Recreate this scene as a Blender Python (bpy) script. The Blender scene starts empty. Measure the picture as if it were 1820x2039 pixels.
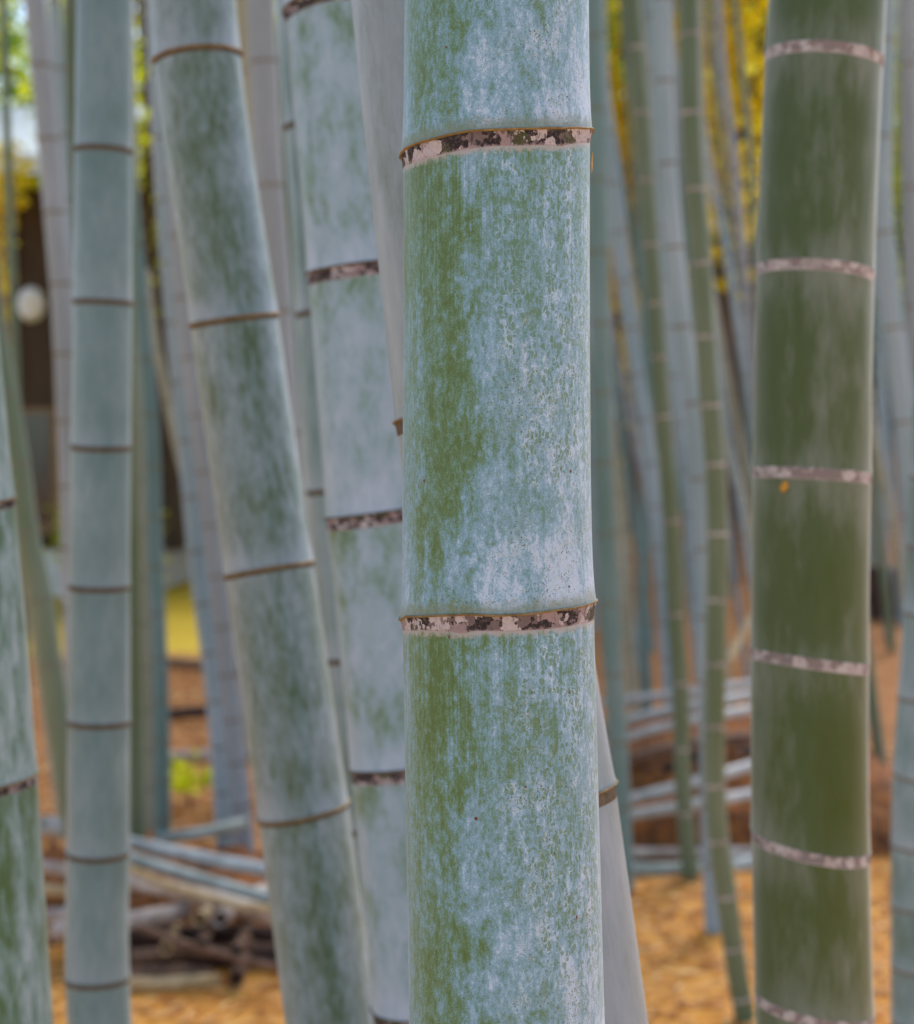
import bpy, math, random
import numpy as np
R = math.radians
random.seed(7); rng = np.random.default_rng(7)
scene = bpy.context.scene
col = scene.collection

# ------------------------------------------------------------------ camera, sky, sun, exposure
F, U0, V0, H = 3234.0, 910.0, 916.0, 1.6      # focal length, centre column, horizon row in view pixels (1820 x 2039); eye height
cam_d = bpy.data.cameras.new('camera'); cam = bpy.data.objects.new('camera', cam_d); col.objects.link(cam)
cam.location = (0, 0, H); cam.rotation_euler = (R(90), 0, 0)
cam_d.sensor_fit = 'VERTICAL'; cam_d.sensor_height = 36.0; cam_d.lens = 36.0 * F / 2039.0
cam_d.shift_y = -(1019.5 - V0) / 2039.0
cam_d.clip_start = 0.05; cam_d.clip_end = 2000
cam_d.dof.use_dof = True; cam_d.dof.focus_distance = 1.05; cam_d.dof.aperture_fstop = 6.2
scene.camera = cam

world = bpy.data.worlds.new('World'); scene.world = world; world.use_nodes = True
wn = world.node_tree.nodes; wl = world.node_tree.links
for n in list(wn): wn.remove(n)
sky = wn.new('ShaderNodeTexSky'); sky.sky_type = 'NISHITA'; sky.sun_disc = False
SUN_EL, SUN_AZ = 48.0, 18.0          # azimuth clockwise from +Y (ahead of the camera)
sky.sun_elevation = R(SUN_EL); sky.sun_rotation = R(SUN_AZ); sky.air_density = 1.0; sky.dust_density = 1.0
bg = wn.new('ShaderNodeBackground'); bg.inputs['Strength'].default_value = 0.15
out = wn.new('ShaderNodeOutputWorld')
wl.new(sky.outputs[0], bg.inputs['Color']); wl.new(bg.outputs[0], out.inputs['Surface'])
sun_d = bpy.data.lights.new('sun', 'SUN'); sun = bpy.data.objects.new('sun', sun_d); col.objects.link(sun)
sun_d.energy = 2.4; sun_d.angle = R(30); sun_d.color = (1.0, 0.98, 0.95)
sun.location = (5, -5, 20)
sun.rotation_euler = (R(90 - SUN_EL), 0, R(180 - SUN_AZ))
scene.view_settings.view_transform = 'Standard'; scene.view_settings.look = 'None'
scene.view_settings.gamma = 1.0; scene.view_settings.use_curve_mapping = False
scene.view_settings.exposure = 0.9
scene.cycles.use_denoising = True
scene.cycles.max_bounces = 6; scene.cycles.transparent_max_bounces = 6

# ------------------------------------------------------------------ helpers
def W(u, v, d):                        # a view pixel at a known distance ahead of the camera
    return np.array([(u - U0) / F * d, d, H - (v - V0) / F * d])
def srgb(r, g, b):
    f = lambda c: ((c / 255 + .055) / 1.055) ** 2.4 if c > 10 else c / 255 / 12.92
    return (f(r), f(g), f(b), 1.0)
def ground_z(x, y):
    return 0.025 * math.sin(x * 2.1 + y * .7) * math.sin(y * 1.3 - x * .4) + 0.03 * math.sin(x * .5 + 1) * math.sin(y * .4)
def slope(x, y):                       # the floor climbs gently towards the far right
    return .9 * max(0, (min(y, 60) - 9) / 10) ** 1.3 * min(1, max(0, (x - .4) / 2.5))
def mesh(name, verts, faces, mat, parent=None, smooth=True, attrs=None):
    me = bpy.data.meshes.new(name)
    me.from_pydata([tuple(map(float, v)) for v in verts], [], faces)
    if smooth: me.polygons.foreach_set('use_smooth', [True] * len(me.polygons))
    for k, a in (attrs or {}).items():
        at = me.attributes.new(k, 'FLOAT_VECTOR', 'POINT'); at.data.foreach_set('vector', np.asarray(a, dtype=np.float32).ravel())
    mats = mat if isinstance(mat, (list, tuple)) else [mat]
    for m in mats: me.materials.append(m)
    me.update()
    o = bpy.data.objects.new(name, me); col.objects.link(o)
    if parent: o.parent = parent
    return o
def root(name, loc, label, cat, group=None):
    o = bpy.data.objects.new(name, None); col.objects.link(o); o.location = loc
    o.empty_display_size = .05
    return tag(o, label, cat, group)
def tag(o, label=None, cat=None, group=None, kind=None):
    if label: o['label'] = label
    if cat: o['category'] = cat
    if group: o['group'] = group
    if kind: o['kind'] = kind
    return o
def grid_faces(nr, nc, closed=True, flip=False):
    fs = []
    for i in range(nr - 1):
        for j in range(nc if closed else nc - 1):
            k = (j + 1) % nc
            f = (i * nc + j, i * nc + k, (i + 1) * nc + k, (i + 1) * nc + j)
            fs.append(f[::-1] if flip else f)
    return fs

# ------------------------------------------------------------------ node helpers
class NT:
    def __init__(s, name):
        s.m = bpy.data.materials.new(name); s.m.use_nodes = True
        s.n = s.m.node_tree.nodes; s.l = s.m.node_tree.links
        s.p = s.n['Principled BSDF']; s.o = s.n['Material Output']
    def put(s, sock, v):
        if hasattr(v, 'is_output') or isinstance(v, bpy.types.NodeSocket): s.l.new(v, sock)
        else: sock.default_value = v
    def math(s, op, a, b=0.0, c=0.0, clamp=False):
        n = s.n.new('ShaderNodeMath'); n.operation = op; n.use_clamp = clamp
        s.put(n.inputs[0], a); s.put(n.inputs[1], b); s.put(n.inputs[2], c); return n.outputs[0]
    def attr(s, name):
        n = s.n.new('ShaderNodeAttribute'); n.attribute_name = name; return n.outputs['Vector']
    def obj(s):
        return s.n.new('ShaderNodeTexCoord').outputs['Object']
    def geo(s):
        return s.n.new('ShaderNodeNewGeometry').outputs['Position']
    def sep(s, v):
        n = s.n.new('ShaderNodeSeparateXYZ'); s.put(n.inputs[0], v); return n.outputs
    def scale(s, v, sc, loc=(0, 0, 0)):
        n = s.n.new('ShaderNodeMapping'); s.put(n.inputs[0], v); n.inputs['Scale'].default_value = sc
        n.inputs['Location'].default_value = loc; return n.outputs[0]
    def noise(s, v, sc, det=3, rough=.55, dist=0.0):
        n = s.n.new('ShaderNodeTexNoise'); s.put(n.inputs['Vector'], v); n.inputs['Scale'].default_value = sc
        n.inputs['Detail'].default_value = det; n.inputs['Roughness'].default_value = rough
        n.inputs['Distortion'].default_value = dist; return n.outputs['Fac']
    def voro(s, v, sc, feat='F1', out='Distance', rnd=1.0):
        n = s.n.new('ShaderNodeTexVoronoi'); s.put(n.inputs['Vector'], v); n.feature = feat
        n.inputs['Scale'].default_value = sc; n.inputs['Randomness'].default_value = rnd; return n.outputs[out]
    def ramp(s, v, stops, interp='LINEAR'):
        n = s.n.new('ShaderNodeValToRGB'); s.put(n.inputs[0], v); e = n.color_ramp.elements; n.color_ramp.interpolation = interp
        while len(e) < len(stops): e.new(.5)
        for k, (p, c) in enumerate(stops):
            e[k].position = p; e[k].color = c if isinstance(c, tuple) else (c, c, c, 1)
        return n.outputs[0]
    def step(s, v, a, b):                # smooth 0..1 between a and b (a may exceed b)
        n = s.n.new('ShaderNodeMapRange'); n.interpolation_type = 'SMOOTHSTEP'; s.put(n.inputs[0], v)
        n.inputs[1].default_value = a; n.inputs[2].default_value = b; return n.outputs[0]
    def mix(s, f, a, b, mode='MIX'):
        n = s.n.new('ShaderNodeMix'); n.data_type = 'RGBA'; n.blend_type = mode
        s.put(n.inputs[0], f); s.put(n.inputs[6], a); s.put(n.inputs[7], b); return n.outputs[2]
    def bump(s, h, strength=.2, dist=.002):
        n = s.n.new('ShaderNodeBump'); s.put(n.inputs['Height'], h)
        n.inputs['Strength'].default_value = strength; n.inputs['Distance'].default_value = dist
        s.l.new(n.outputs[0], s.p.inputs['Normal'])
    def done(s, color, rough=.5, sheen=0.0, spec=.5):
        s.put(s.p.inputs['Base Color'], color); s.put(s.p.inputs['Roughness'], rough)
        s.p.inputs['Specular IOR Level'].default_value = spec
        if sheen:
            s.p.inputs['Sheen Weight'].default_value = sheen; s.p.inputs['Sheen Roughness'].default_value = .42
            s.p.inputs['Sheen Tint'].default_value = (.92, .95, .9, 1)
        return s.m

COOL = (.94, 1.0, 1.015, 1); MILD = (.95, 1.0, 1.03, 1)            # cool tints put into the colours to offset the warm ground bounce
def main_culm_material():
    t = NT('waxy_mottled_bamboo')
    P = t.attr('culm'); Q = t.attr('prof'); q = t.sep(Q); ax, ab, be = q[0], q[1], q[2]
    big = t.noise(t.scale(P, (1, 1, .42)), 17, 5, .62)
    mid = t.noise(t.scale(P, (1, 1, .45), (3, 1, 2)), 75, 5, .68, .4)
    fine = t.noise(t.scale(P, (1, 1, .55), (1, 5, 2)), 330, 4, .7)
    grain = t.noise(P, 1300, 2, .6)
    fib = t.noise(t.scale(P, (1, 1, .012)), 620, 3, .7)
    drip = t.noise(t.scale(P, (1, 1, .08), (4, 4, 4)), 110, 4, .65)
    # angular bands: green flank on one side, white dust on the other
    axw = t.math('ADD', ax, t.math('MULTIPLY', t.math('SUBTRACT', mid, .5), .5))
    flank = t.math('MULTIPLY', t.step(axw, -1.1, -.8), t.step(axw, .0, -.6))
    white = t.math('MULTIPLY', t.step(axw, .15, .75), 1.0)
    above = t.math('MULTIPLY', t.step(ab, .1, 0.0), 1.0)
    v = t.math('MULTIPLY', big, .5)
    v = t.math('ADD', v, t.math('MULTIPLY', mid, .78))
    v = t.math('ADD', v, t.math('MULTIPLY', fine, .68))
    v = t.math('ADD', v, t.math('MULTIPLY', grain, .55))
    v = t.math('ADD', v, t.math('MULTIPLY', drip, .3))
    v = t.math('SUBTRACT', v, .83)
    # fibres show just below each node
    fibm = t.step(be, .16, .02)
    v = t.math('ADD', v, t.math('MULTIPLY', t.math('MULTIPLY', t.math('SUBTRACT', fib, .5), .55), t.math('ADD', t.math('MULTIPLY', fibm, .8), .12)))
    v = t.math('SUBTRACT', v, t.math('MULTIPLY', flank, .22))
    v = t.math('ADD', v, t.math('MULTIPLY', white, .07))
    v = t.math('ADD', v, t.math('MULTIPLY', above, .13))
    v = t.math('SUBTRACT', v, t.math('MULTIPLY', fibm, .04))
    v = t.math('ADD', t.math('MULTIPLY', t.math('SUBTRACT', v, .5), 1.08), .495)
    c = t.ramp(v, [(.20, srgb(88, 114, 62)), (.35, srgb(104, 136, 98)), (.45, srgb(114, 150, 142)), (.52, srgb(124, 162, 176)),
                   (.66, srgb(146, 180, 202)), (.82, srgb(196, 212, 232))])
    # crackled net of wax over green cells
    cw = t.scale(P, (1, 1, .55), (2, 7, 1))
    wob = t.n.new('ShaderNodeVectorMath'); wob.operation = 'ADD'
    nz = t.n.new('ShaderNodeTexNoise'); t.put(nz.inputs['Vector'], P); nz.inputs['Scale'].default_value = 160
    sc_ = t.n.new('ShaderNodeVectorMath'); sc_.operation = 'SCALE'; t.l.new(nz.outputs['Color'], sc_.inputs[0]); sc_.inputs['Scale'].default_value = .006
    t.put(wob.inputs[0], cw); t.l.new(sc_.outputs[0], wob.inputs[1])
    edge = t.voro(wob.outputs[0], 360, 'DISTANCE_TO_EDGE')
    cellid = t.voro(wob.outputs[0], 360, 'F1', 'Color')
    netm = t.math('MULTIPLY', t.step(t.noise(t.scale(P, (1, 1, .5), (9, 9, 9)), 24, 3, .6), .36, .5), t.step(axw, -.3, .1))
    inner = t.math('MULTIPLY', t.step(edge, .06, .16), t.step(t.sep(cellid)[0], .35, .5))
    net = t.math('MULTIPLY', t.math('MULTIPLY', inner, netm), t.step(ab, .03, .12))
    c = t.mix(t.math('MULTIPLY', net, .8), c, srgb(104, 138, 106))
    # olive specks gathered in clusters, a few rust dots
    clu = t.math('MULTIPLY', t.step(t.noise(P, 26, 4, .65), .48, .6), t.step(axw, -.35, .2))
    clu = t.math('MAXIMUM', clu, t.math('MULTIPLY', t.step(ab, .035, .004), .75))
    dots = t.step(t.voro(P, 620), .42, .26)
    pick = t.step(t.noise(P, 520, 2, .5), .49, .57)
    dk = t.math('MULTIPLY', t.math('MULTIPLY', clu, dots), pick)
    c = t.mix(t.math('MULTIPLY', dk, .9), c, srgb(74, 82, 44))
    c = t.mix(t.math('MULTIPLY', t.math('MULTIPLY', clu, t.step(t.noise(P, 400, 2, .5), .45, .7)), .3), c, srgb(178, 182, 150))
    rust = t.math('MULTIPLY', t.step(t.voro(t.scale(P, (1, 1, 1), (5, 2, 8)), 62), .085, .06), t.step(t.sep(t.voro(t.scale(P, (1, 1, 1), (5, 2, 8)), 62, 'F1', 'Color'))[0], .76, .78))
    c = t.mix(rust, c, srgb(110, 58, 32))
    # pinkish ragged dust hanging under the scar
    rag = t.step(t.math('ADD', be, t.math('MULTIPLY', t.noise(P, 260, 3, .6), -.012)), -.001, -.0055)
    c = t.mix(t.math('MULTIPLY', rag, .8), c, srgb(184, 172, 168))
    ol = t.math('MULTIPLY', t.step(t.math('ADD', ab, t.math('MULTIPLY', t.noise(P, 140, 3, .6), -.014)), .006, -.004), .7)
    c = t.mix(ol, c, srgb(128, 134, 104))
    # cool tint in the colour against the warm ground bounce
    c = t.mix(1.0, c, COOL, 'MULTIPLY')
    t.bump(t.math('ADD', t.math('MULTIPLY', fine, .6), t.math('MULTIPLY', fib, .5)), .16, .0012)
    return t.done(c, .5, .3, .35)

def culm_material(name, stops, big=16, stretch=.4, blot=.9, finew=.35, contrast=1.0, bias=0.0, flank=0.0, flank_at=0.0, below=0.0, above=0.0, sheen=.3, rough=.42, tint=None):
    t = NT(name)
    P = t.attr('culm'); q = t.sep(t.attr('prof')); ax, ab, be = q[0], q[1], q[2]
    b = t.noise(t.scale(P, (1, 1, stretch)), big, 5, .62)
    m = t.noise(t.scale(P, (1, 1, stretch * .8), (2, 3, 4)), big * 5, 4, .65, .3)
    f = t.noise(t.scale(P, (1, 1, .06)), 320, 3, .6)
    v = t.math('ADD', t.math('MULTIPLY', t.math('SUBTRACT', b, .5), blot), t.math('MULTIPLY', t.math('SUBTRACT', m, .5), finew))
    v = t.math('ADD', v, t.math('MULTIPLY', t.math('SUBTRACT', f, .5), .22))
    v = t.math('ADD', t.math('MULTIPLY', v, contrast), .5 + bias)
    if flank:
        axw = t.math('ADD', t.math('SUBTRACT', ax, flank_at), t.math('MULTIPLY', t.math('SUBTRACT', m, .5), .5))
        v = t.math('SUBTRACT', v, t.math('MULTIPLY', t.step(t.math('ABSOLUTE', axw), .6, .1), flank))
    if below: v = t.math('ADD', v, t.math('MULTIPLY', t.step(be, .07, 0.0), below))
    if above: v = t.math('ADD', v, t.math('MULTIPLY', t.step(t.math('ADD', ab, t.math('MULTIPLY', t.math('SUBTRACT', m, .5), .03)), .05, 0.0), above))
    c = t.ramp(v, stops)
    if tint is not None:
        c = t.mix(t.math('MULTIPLY', t.step(t.noise(t.scale(P, (1, 1, .2), (7, 7, 7)), 9, 3, .5), .45, .7), .6), c, tint)
    c = t.mix(1.0, c, MILD, 'MULTIPLY')
    t.bump(f, .1, .001)
    return t.done(c, rough, sheen, .35)

def scar_material(name, pale, pink, dark, green, sc=1.0):
    t = NT(name); P = t.attr('culm')
    nz = t.n.new('ShaderNodeTexNoise'); t.put(nz.inputs['Vector'], P); nz.inputs['Scale'].default_value = 190 * sc; nz.inputs['Detail'].default_value = 4
    s1 = t.n.new('ShaderNodeVectorMath'); s1.operation = 'SCALE'; t.l.new(nz.outputs['Color'], s1.inputs[0]); s1.inputs['Scale'].default_value = .02
    s2 = t.n.new('ShaderNodeVectorMath'); s2.operation = 'ADD'; t.put(s2.inputs[0], P); t.l.new(s1.outputs[0], s2.inputs[1])
    cid = t.sep(t.voro(s2.outputs[0], 105 * sc, 'F1', 'Color'))
    c = t.ramp(cid[0], [(0, dark), (.25, green), (.35, pink), (.5, pale), (.68, t_mul(pink, .5)), (.84, pale), (.92, dark)], 'CONSTANT')
    n2 = t.noise(P, 420 * sc, 4, .7)
    c = t.mix(t.math('MULTIPLY', t.step(n2, .42, .72), .5), c, t_mul(pink, .75))
    c = t.mix(t.math('MULTIPLY', t.step(t.noise(t.scale(P, (1, 1, .2)), 300 * sc, 3, .6), .58, .7), .6), c, dark)
    be = t.sep(t.attr('prof'))[2]            # 0 at the lower edge .. 1 at the lip
    c = t.mix(t.math('MULTIPLY', t.step(t.math('ADD', be, t.math('MULTIPLY', n2, -.5)), -.05, -.25), .85), c, t_mul(pink, 1.15))
    c = t.mix(1.0, c, (.88, .98, 1.1, 1), 'MULTIPLY')  # scar colours cooled too, to offset the warm ground bounce
    t.bump(t.math('ADD', n2, t.math('MULTIPLY', cid[0], .6)), .6, .0015)
    return t.done(c, .8, 0, .2)
def t_mul(c, k): return (min(1, c[0] * k), min(1, c[1] * k), min(1, c[2] * k), 1)
def plain(name, c1, c2, sc=40, rough=.6, stretch=(1, 1, 1), sheen=0, bump=.2, spec=.3):
    t = NT(name); P = t.obj(); n = t.noise(t.scale(P, stretch), sc, 4, .65)
    t.bump(n, bump, .004)
    return t.done(t.ramp(n, [(.3, c1), (.7, c2)]), rough, sheen, spec)

M = {}
M['main'] = main_culm_material()
M['blue'] = culm_material('blue_grey_bamboo', [(.1, srgb(100, 126, 124)), (.5, srgb(124, 146, 148)), (.9, srgb(154, 166, 170))], 16, .4, 1.0, .6, 1, .02, below=-.15, above=.15)
M['dusk'] = culm_material('dark_blotched_bamboo', [(.1, srgb(84, 100, 66)), (.35, srgb(110, 128, 114)), (.6, srgb(134, 150, 150)), (.95, srgb(162, 172, 180))], 24, .4, 1.3, 1.3, 1, .08, flank=.14, flank_at=.15, above=.3)
M['pale'] = culm_material('pale_dusty_bamboo', [(.05, srgb(96, 124, 80)), (.3, srgb(132, 158, 150)), (.5, srgb(154, 176, 186)), (.95, srgb(182, 194, 208))], 19, .6, 1.6, .9, 1, .06, below=-.22, above=.25)
M['smooth'] = culm_material('smooth_grey_bamboo', [(.05, srgb(92, 102, 78)), (.3, srgb(128, 140, 138)), (.55, srgb(146, 158, 164)), (.95, srgb(166, 174, 182))], 26, .35, 1.5, .7, 1, .08)
M['teal'] = culm_material('teal_grey_bamboo', [(.1, srgb(96, 116, 92)), (.45, srgb(124, 146, 146)), (.9, srgb(162, 174, 180))], 12, .4, 1.7, .6, 1, .02, above=.2)
M['green'] = culm_material('olive_green_bamboo', [(.1, srgb(66, 82, 24)), (.5, srgb(79, 94, 52)), (.95, srgb(128, 134, 118))], 12, .32, 1.5, .7, 1.0, -.03, below=.22, above=.16, sheen=.6, rough=.5)
M['mottled'] = culm_material('mottled_green_bamboo', [(.15, srgb(88, 114, 72)), (.4, srgb(116, 142, 124)), (.6, srgb(146, 168, 164)), (.9, srgb(184, 196, 196))], 18, .35, 1.6, 1.4, 1, 0, below=-.12, above=.2)
M['far_blue'] = culm_material('far_blue_bamboo', [(.1, srgb(118, 140, 144)), (.5, srgb(148, 164, 168)), (.9, srgb(178, 186, 192))], 6, .2, 1.2, .4)
M['far_teal'] = culm_material('far_teal_bamboo', [(.1, srgb(84, 110, 100)), (.5, srgb(108, 134, 128)), (.9, srgb(136, 152, 150))], 6, .2, 1.2, .4)
M['far_olive'] = culm_material('far_olive_bamboo', [(.1, srgb(82, 98, 52)), (.5, srgb(104, 116, 86)), (.9, srgb(134, 140, 116))], 6, .2, 1.2, .4)
M['far_tan'] = culm_material('far_tan_bamboo', [(.1, srgb(142, 138, 106)), (.5, srgb(164, 158, 132)), (.9, srgb(186, 180, 160))], 6, .2, 1.2, .4)
M['far_pink'] = culm_material('far_pinkish_bamboo', [(.1, srgb(132, 134, 132)), (.5, srgb(150, 154, 156)), (.9, srgb(172, 174, 178))], 6, .2, 1.2, .4)
M['scar'] = scar_material('lichen_scar', srgb(206, 190, 186), srgb(168, 144, 140), srgb(50, 44, 44), srgb(80, 82, 52))
M['scar_soft'] = scar_material('pale_scar', srgb(212, 196, 186), srgb(196, 176, 168), srgb(150, 130, 122), srgb(182, 166, 156), .8)
M['scar_dark'] = plain('dark_scar', srgb(74, 64, 50), srgb(118, 106, 90), 200, .8)
M['scar_grey'] = plain('grey_scar', srgb(104, 102, 90), srgb(134, 130, 116), 90, .8)
M['lip'] = plain('tan_sheath_lip', srgb(108, 88, 58), srgb(164, 142, 102), 120, .6)
M['lip_dark'] = plain('brown_sheath_lip', srgb(82, 74, 58), srgb(116, 104, 82), 90, .6)

# ------------------------------------------------------------------ bamboo stalks
class Path:
    """centre line x(z), y(z) through the given points, led on to the ground below and straight up above"""
    def __init__(s, pts):
        pts = sorted(pts, key=lambda p: p[2]); s.z = np.array([p[2] for p in pts]); s.xy = np.array([[p[0], p[1]] for p in pts])
        d = np.gradient(s.xy, s.z, axis=0) if len(pts) > 2 else np.repeat((s.xy[1:] - s.xy[:1]) / (s.z[1] - s.z[0]), 2, axis=0)
        s.m = d
    def at(s, z):
        if z <= s.z[0]: return s.xy[0] + s.m[0] * (z - s.z[0])
        if z >= s.z[-1]:
            h = z - s.z[-1]; return s.xy[-1] + s.m[-1] * (2.2 * (1 - math.exp(-h / 2.2)))
        i = int(np.searchsorted(s.z, z)) - 1; i = max(0, i); h = s.z[i + 1] - s.z[i]; t = (z - s.z[i]) / h
        a, b = s.xy[i], s.xy[i + 1]
        return (2*t**3 - 3*t*t + 1) * a + (t**3 - 2*t*t + t) * h * s.m[i] + (-2*t**3 + 3*t*t) * b + (t**3 - t*t) * h * s.m[i + 1]
    def frame(s, z):
        c = s.at(z); e = .01; d = (s.at(z + e) - s.at(z - e)) / (2 * e)
        T = np.array([d[0], d[1], 1.0]); T /= np.linalg.norm(T)
        e1 = np.array([1, 0, 0]) - T * T[0]; e1 /= np.linalg.norm(e1); e2 = np.cross(T, e1)
        return np.array([c[0], c[1], z]), e1, e2, T

def sheet(path, rad, rows, nseg, base, off, attr_off):
    """rows: list of (z0 function of angle index -> offset array, radius factor array or float, ab, be)"""
    th = np.linspace(0, 2 * np.pi, nseg, endpoint=False) - np.pi / 2
    cs, sn = np.cos(th), np.sin(th); V, A, Q = [], [], []
    for (z, o, k, ab, be) in rows:
        c, e1, e2, T = path.frame(z); r = rad(z) * k
        p = c + np.outer(cs * r, e1) + np.outer(sn * r, e2) + np.outer(np.broadcast_to(o, nseg), T) - base
        V.append(p)
        A.append(np.stack([cs * r, sn * r, z + np.broadcast_to(o, nseg) + attr_off], 1))
        Q.append(np.stack([cs, np.broadcast_to(ab, nseg), np.broadcast_to(be, nseg)], 1))
    return np.concatenate(V), np.concatenate(A), np.concatenate(Q)

CROWN = {}
def stalk(name, label, pts, D, mat, nodes, group=None, ring='scar', lip=None, band=.010, flange=.03, tilts=None, seg=40, rows=14, simple=False,
          top=8.5, offs=None, detail_z=(0.2, 3.2), spacing=None, wob=0.0, crown=True):
    path = Path(pts)
    z0 = path.z[0]; zb = 0.0
    for _ in range(6):
        c = path.at(zb); zb = ground_z(c[0], c[1]) - .03
    b = path.at(zb); base = np.array([b[0], b[1], zb])
    ao = rng.uniform(0, 50)
    Dk = D if callable(D) else (lambda z: D)
    zt = path.z[-1]
    def rad(z): return .5 * Dk(min(z, zt)) * (1 if z < zt else max(.25, 1 - (z - zt) * .085))
    # node heights: given ones, then carried on down to the ground and up to the top
    zs = sorted(nodes); offd = {}
    sp = spacing or (np.mean(np.diff(zs)) if len(zs) > 1 else .28)
    k = zs[0] - sp * .97; low = []; g = .97
    while k > zb + .08: low.append(k); g *= .96; k -= sp * g
    up = []; k = zs[-1] + sp; g = 1.0
    while k < top - .2: up.append(k); g = min(1.35, g * 1.02); k += sp * g
    tl = dict(zip(sorted(nodes), tilts)) if tilts is not None else {}
    allz = sorted(low) + zs + up
    th = np.linspace(0, 2 * np.pi, seg, endpoint=False) - np.pi / 2
    lx, ly = np.cos(th), np.sin(th)
    def rim(z):
        if offs and z in offs: return offs[z](lx)
        r = rad(z)
        return r * (lx * tl.get(z, rng.normal(0, .03)) + ly * rng.normal(0, .05))
    rt = root(name, base, label, 'bamboo stalk', group)
    cap = [(zb, 0 * lx, zb)] + [(z, None, None) for z in allz]
    rims = {z: rim(z) for z in allz}
    def bandh(z):
        if offs and ('b', z) in offs: return offs[('b', z)](lx)
        return band + 0 * lx
    inview = lambda z: detail_z[0] - .4 < z < detail_z[1] + .4
    near_z = [z for z in allz if inview(z)]
    def internode(za, zc, oa, oc, n, nm, parent):
        ra = []
        L = zc - za
        ts = np.concatenate([np.linspace(0, .12, max(2, n // 3)), np.linspace(.12, .93, n)[1:], np.linspace(.93, 1, max(2, n // 4))[1:]])
        for t in ts:
            o = oa * (1 - t) + oc * t; z = za + L * t
            a = t * L; bb = (1 - t) * L
            kf = 1 + flange * 1.0 * math.exp(-a / (.011 + .12 * rad(z))) + .006 * math.exp(-bb / .01) + wob * math.sin(3 * t)
            ra.append((z, o, kf, a, bb))
        V, A, Q = sheet(path, rad, ra, seg, base, 0, ao)
        return mesh(nm, V, grid_faces(len(ra), seg), mat, parent, True, {'culm': A, 'prof': Q})
    if simple:
        ra = []; prev = zb; seq = [zb] + allz + [top]
        for a_, c_ in zip(seq[:-1], seq[1:]):
            oa = rims.get(a_, 0 * lx); oc = rims.get(c_, 0 * lx); L = c_ - a_
            for t in (0, .04, .12, .5, .9, .985):
                ra.append((a_ + L * t, oa * (1 - t) + oc * t, 1 + flange * math.exp(-t * L / .02), t * L, (1 - t) * L))
        V, A, Q = sheet(path, rad, ra, seg, base, 0, ao)
        mesh('culm', V, grid_faces(len(ra), seg), mat, rt, True, {'culm': A, 'prof': Q})
    else:
        seq = [zb] + allz + [top]
        lo = max([z for z in seq if z < detail_z[0]] or [zb]); hi = min([z for z in seq if z > detail_z[1]] or [top])
        for a_, c_ in zip(seq[:-1], seq[1:]):
            if c_ > hi + 1e-6 or a_ < lo - 1e-6: continue
            oa = rims.get(a_, 0 * lx); oc = rims[c_] - bandh(c_) if c_ in rims else 0 * lx
            internode(a_, c_, oa - .001, oc + .0005, rows, 'internode', rt)
        for (za, zc, nm) in ((zb, lo, 'culm_base'), (hi, top, 'culm_tip')):
            if zc - za < .02: continue
            ss = [z for z in seq if za <= z <= zc]; ra = []
            for a_, c_ in zip(ss[:-1], ss[1:]):
                oa = rims.get(a_, 0 * lx); oc = rims.get(c_, 0 * lx); L = c_ - a_
                for t in (0, .03, .1, .5, .9, .99):
                    ra.append((a_ + L * t, oa * (1 - t) + oc * t, 1 + flange * math.exp(-t * L / .02), t * L, (1 - t) * L))
            V, A, Q = sheet(path, rad, ra, seg, base, 0, ao)
            mesh(nm, V, grid_faces(len(ra), seg), mat, rt, True, {'culm': A, 'prof': Q})
    # rings
    for z in allz:
        if not (detail_z[0] - .05 < z < detail_z[1] + .05): continue
        bh = bandh(z); ra = []
        rm = rims[z]
        for t, kf in ((0, 1.004), (.2, 1.010), (.55, 1 + flange * .5), (.9, 1 + flange * .95), (1.0, 1 + flange * 1.12), (1.06, 1 + flange * 1.05), (1.06, 1 + flange * .8)):
            ra.append((z, rm - bh * (1 - t), kf, 0, t))
        V, A, Q = sheet(path, rad, ra, seg, base, 0, ao)
        ro = mesh('node_ring', V, grid_faces(len(ra), seg), M[ring], rt, True, {'culm': A, 'prof': Q})
        if lip:
            lr = lip[1]; ra = []
            jag = rng.normal(0, .06, seg)
            for q_ in range(7):
                a = q_ / 6 * 2 * math.pi
                ra.append((z, rm + lr * .8 * math.sin(a) + lr * jag * .6, 1 + flange * 1.1 + (lr * math.cos(a)) / rad(z), 0, 0))
            V, A, Q = sheet(path, rad, ra, seg, base, 0, ao)
            mesh('sheath_lip', V, grid_faces(len(ra), seg), M[lip[0]], ro, True, {'culm': A, 'prof': Q})
    if crown and CROWN and top > 6 and rng.uniform() < .7:
        c = path.at(top - 1.2)
        o = bpy.data.objects.new('crown', CROWN['mesh']); col.objects.link(o); o.parent = rt
        o.location = (c[0] - base[0], c[1] - base[1], top - 1.6 - base[2]); o.rotation_euler = (0, 0, rng.uniform(0, 6.28))
    return rt, path, rad
def vz(v, d): return H - (v - V0) / F * d
def pix(ps, d): return [W(u, v, d if len(q) == 0 else q[0]) for (u, v, *q) in ps]

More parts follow.
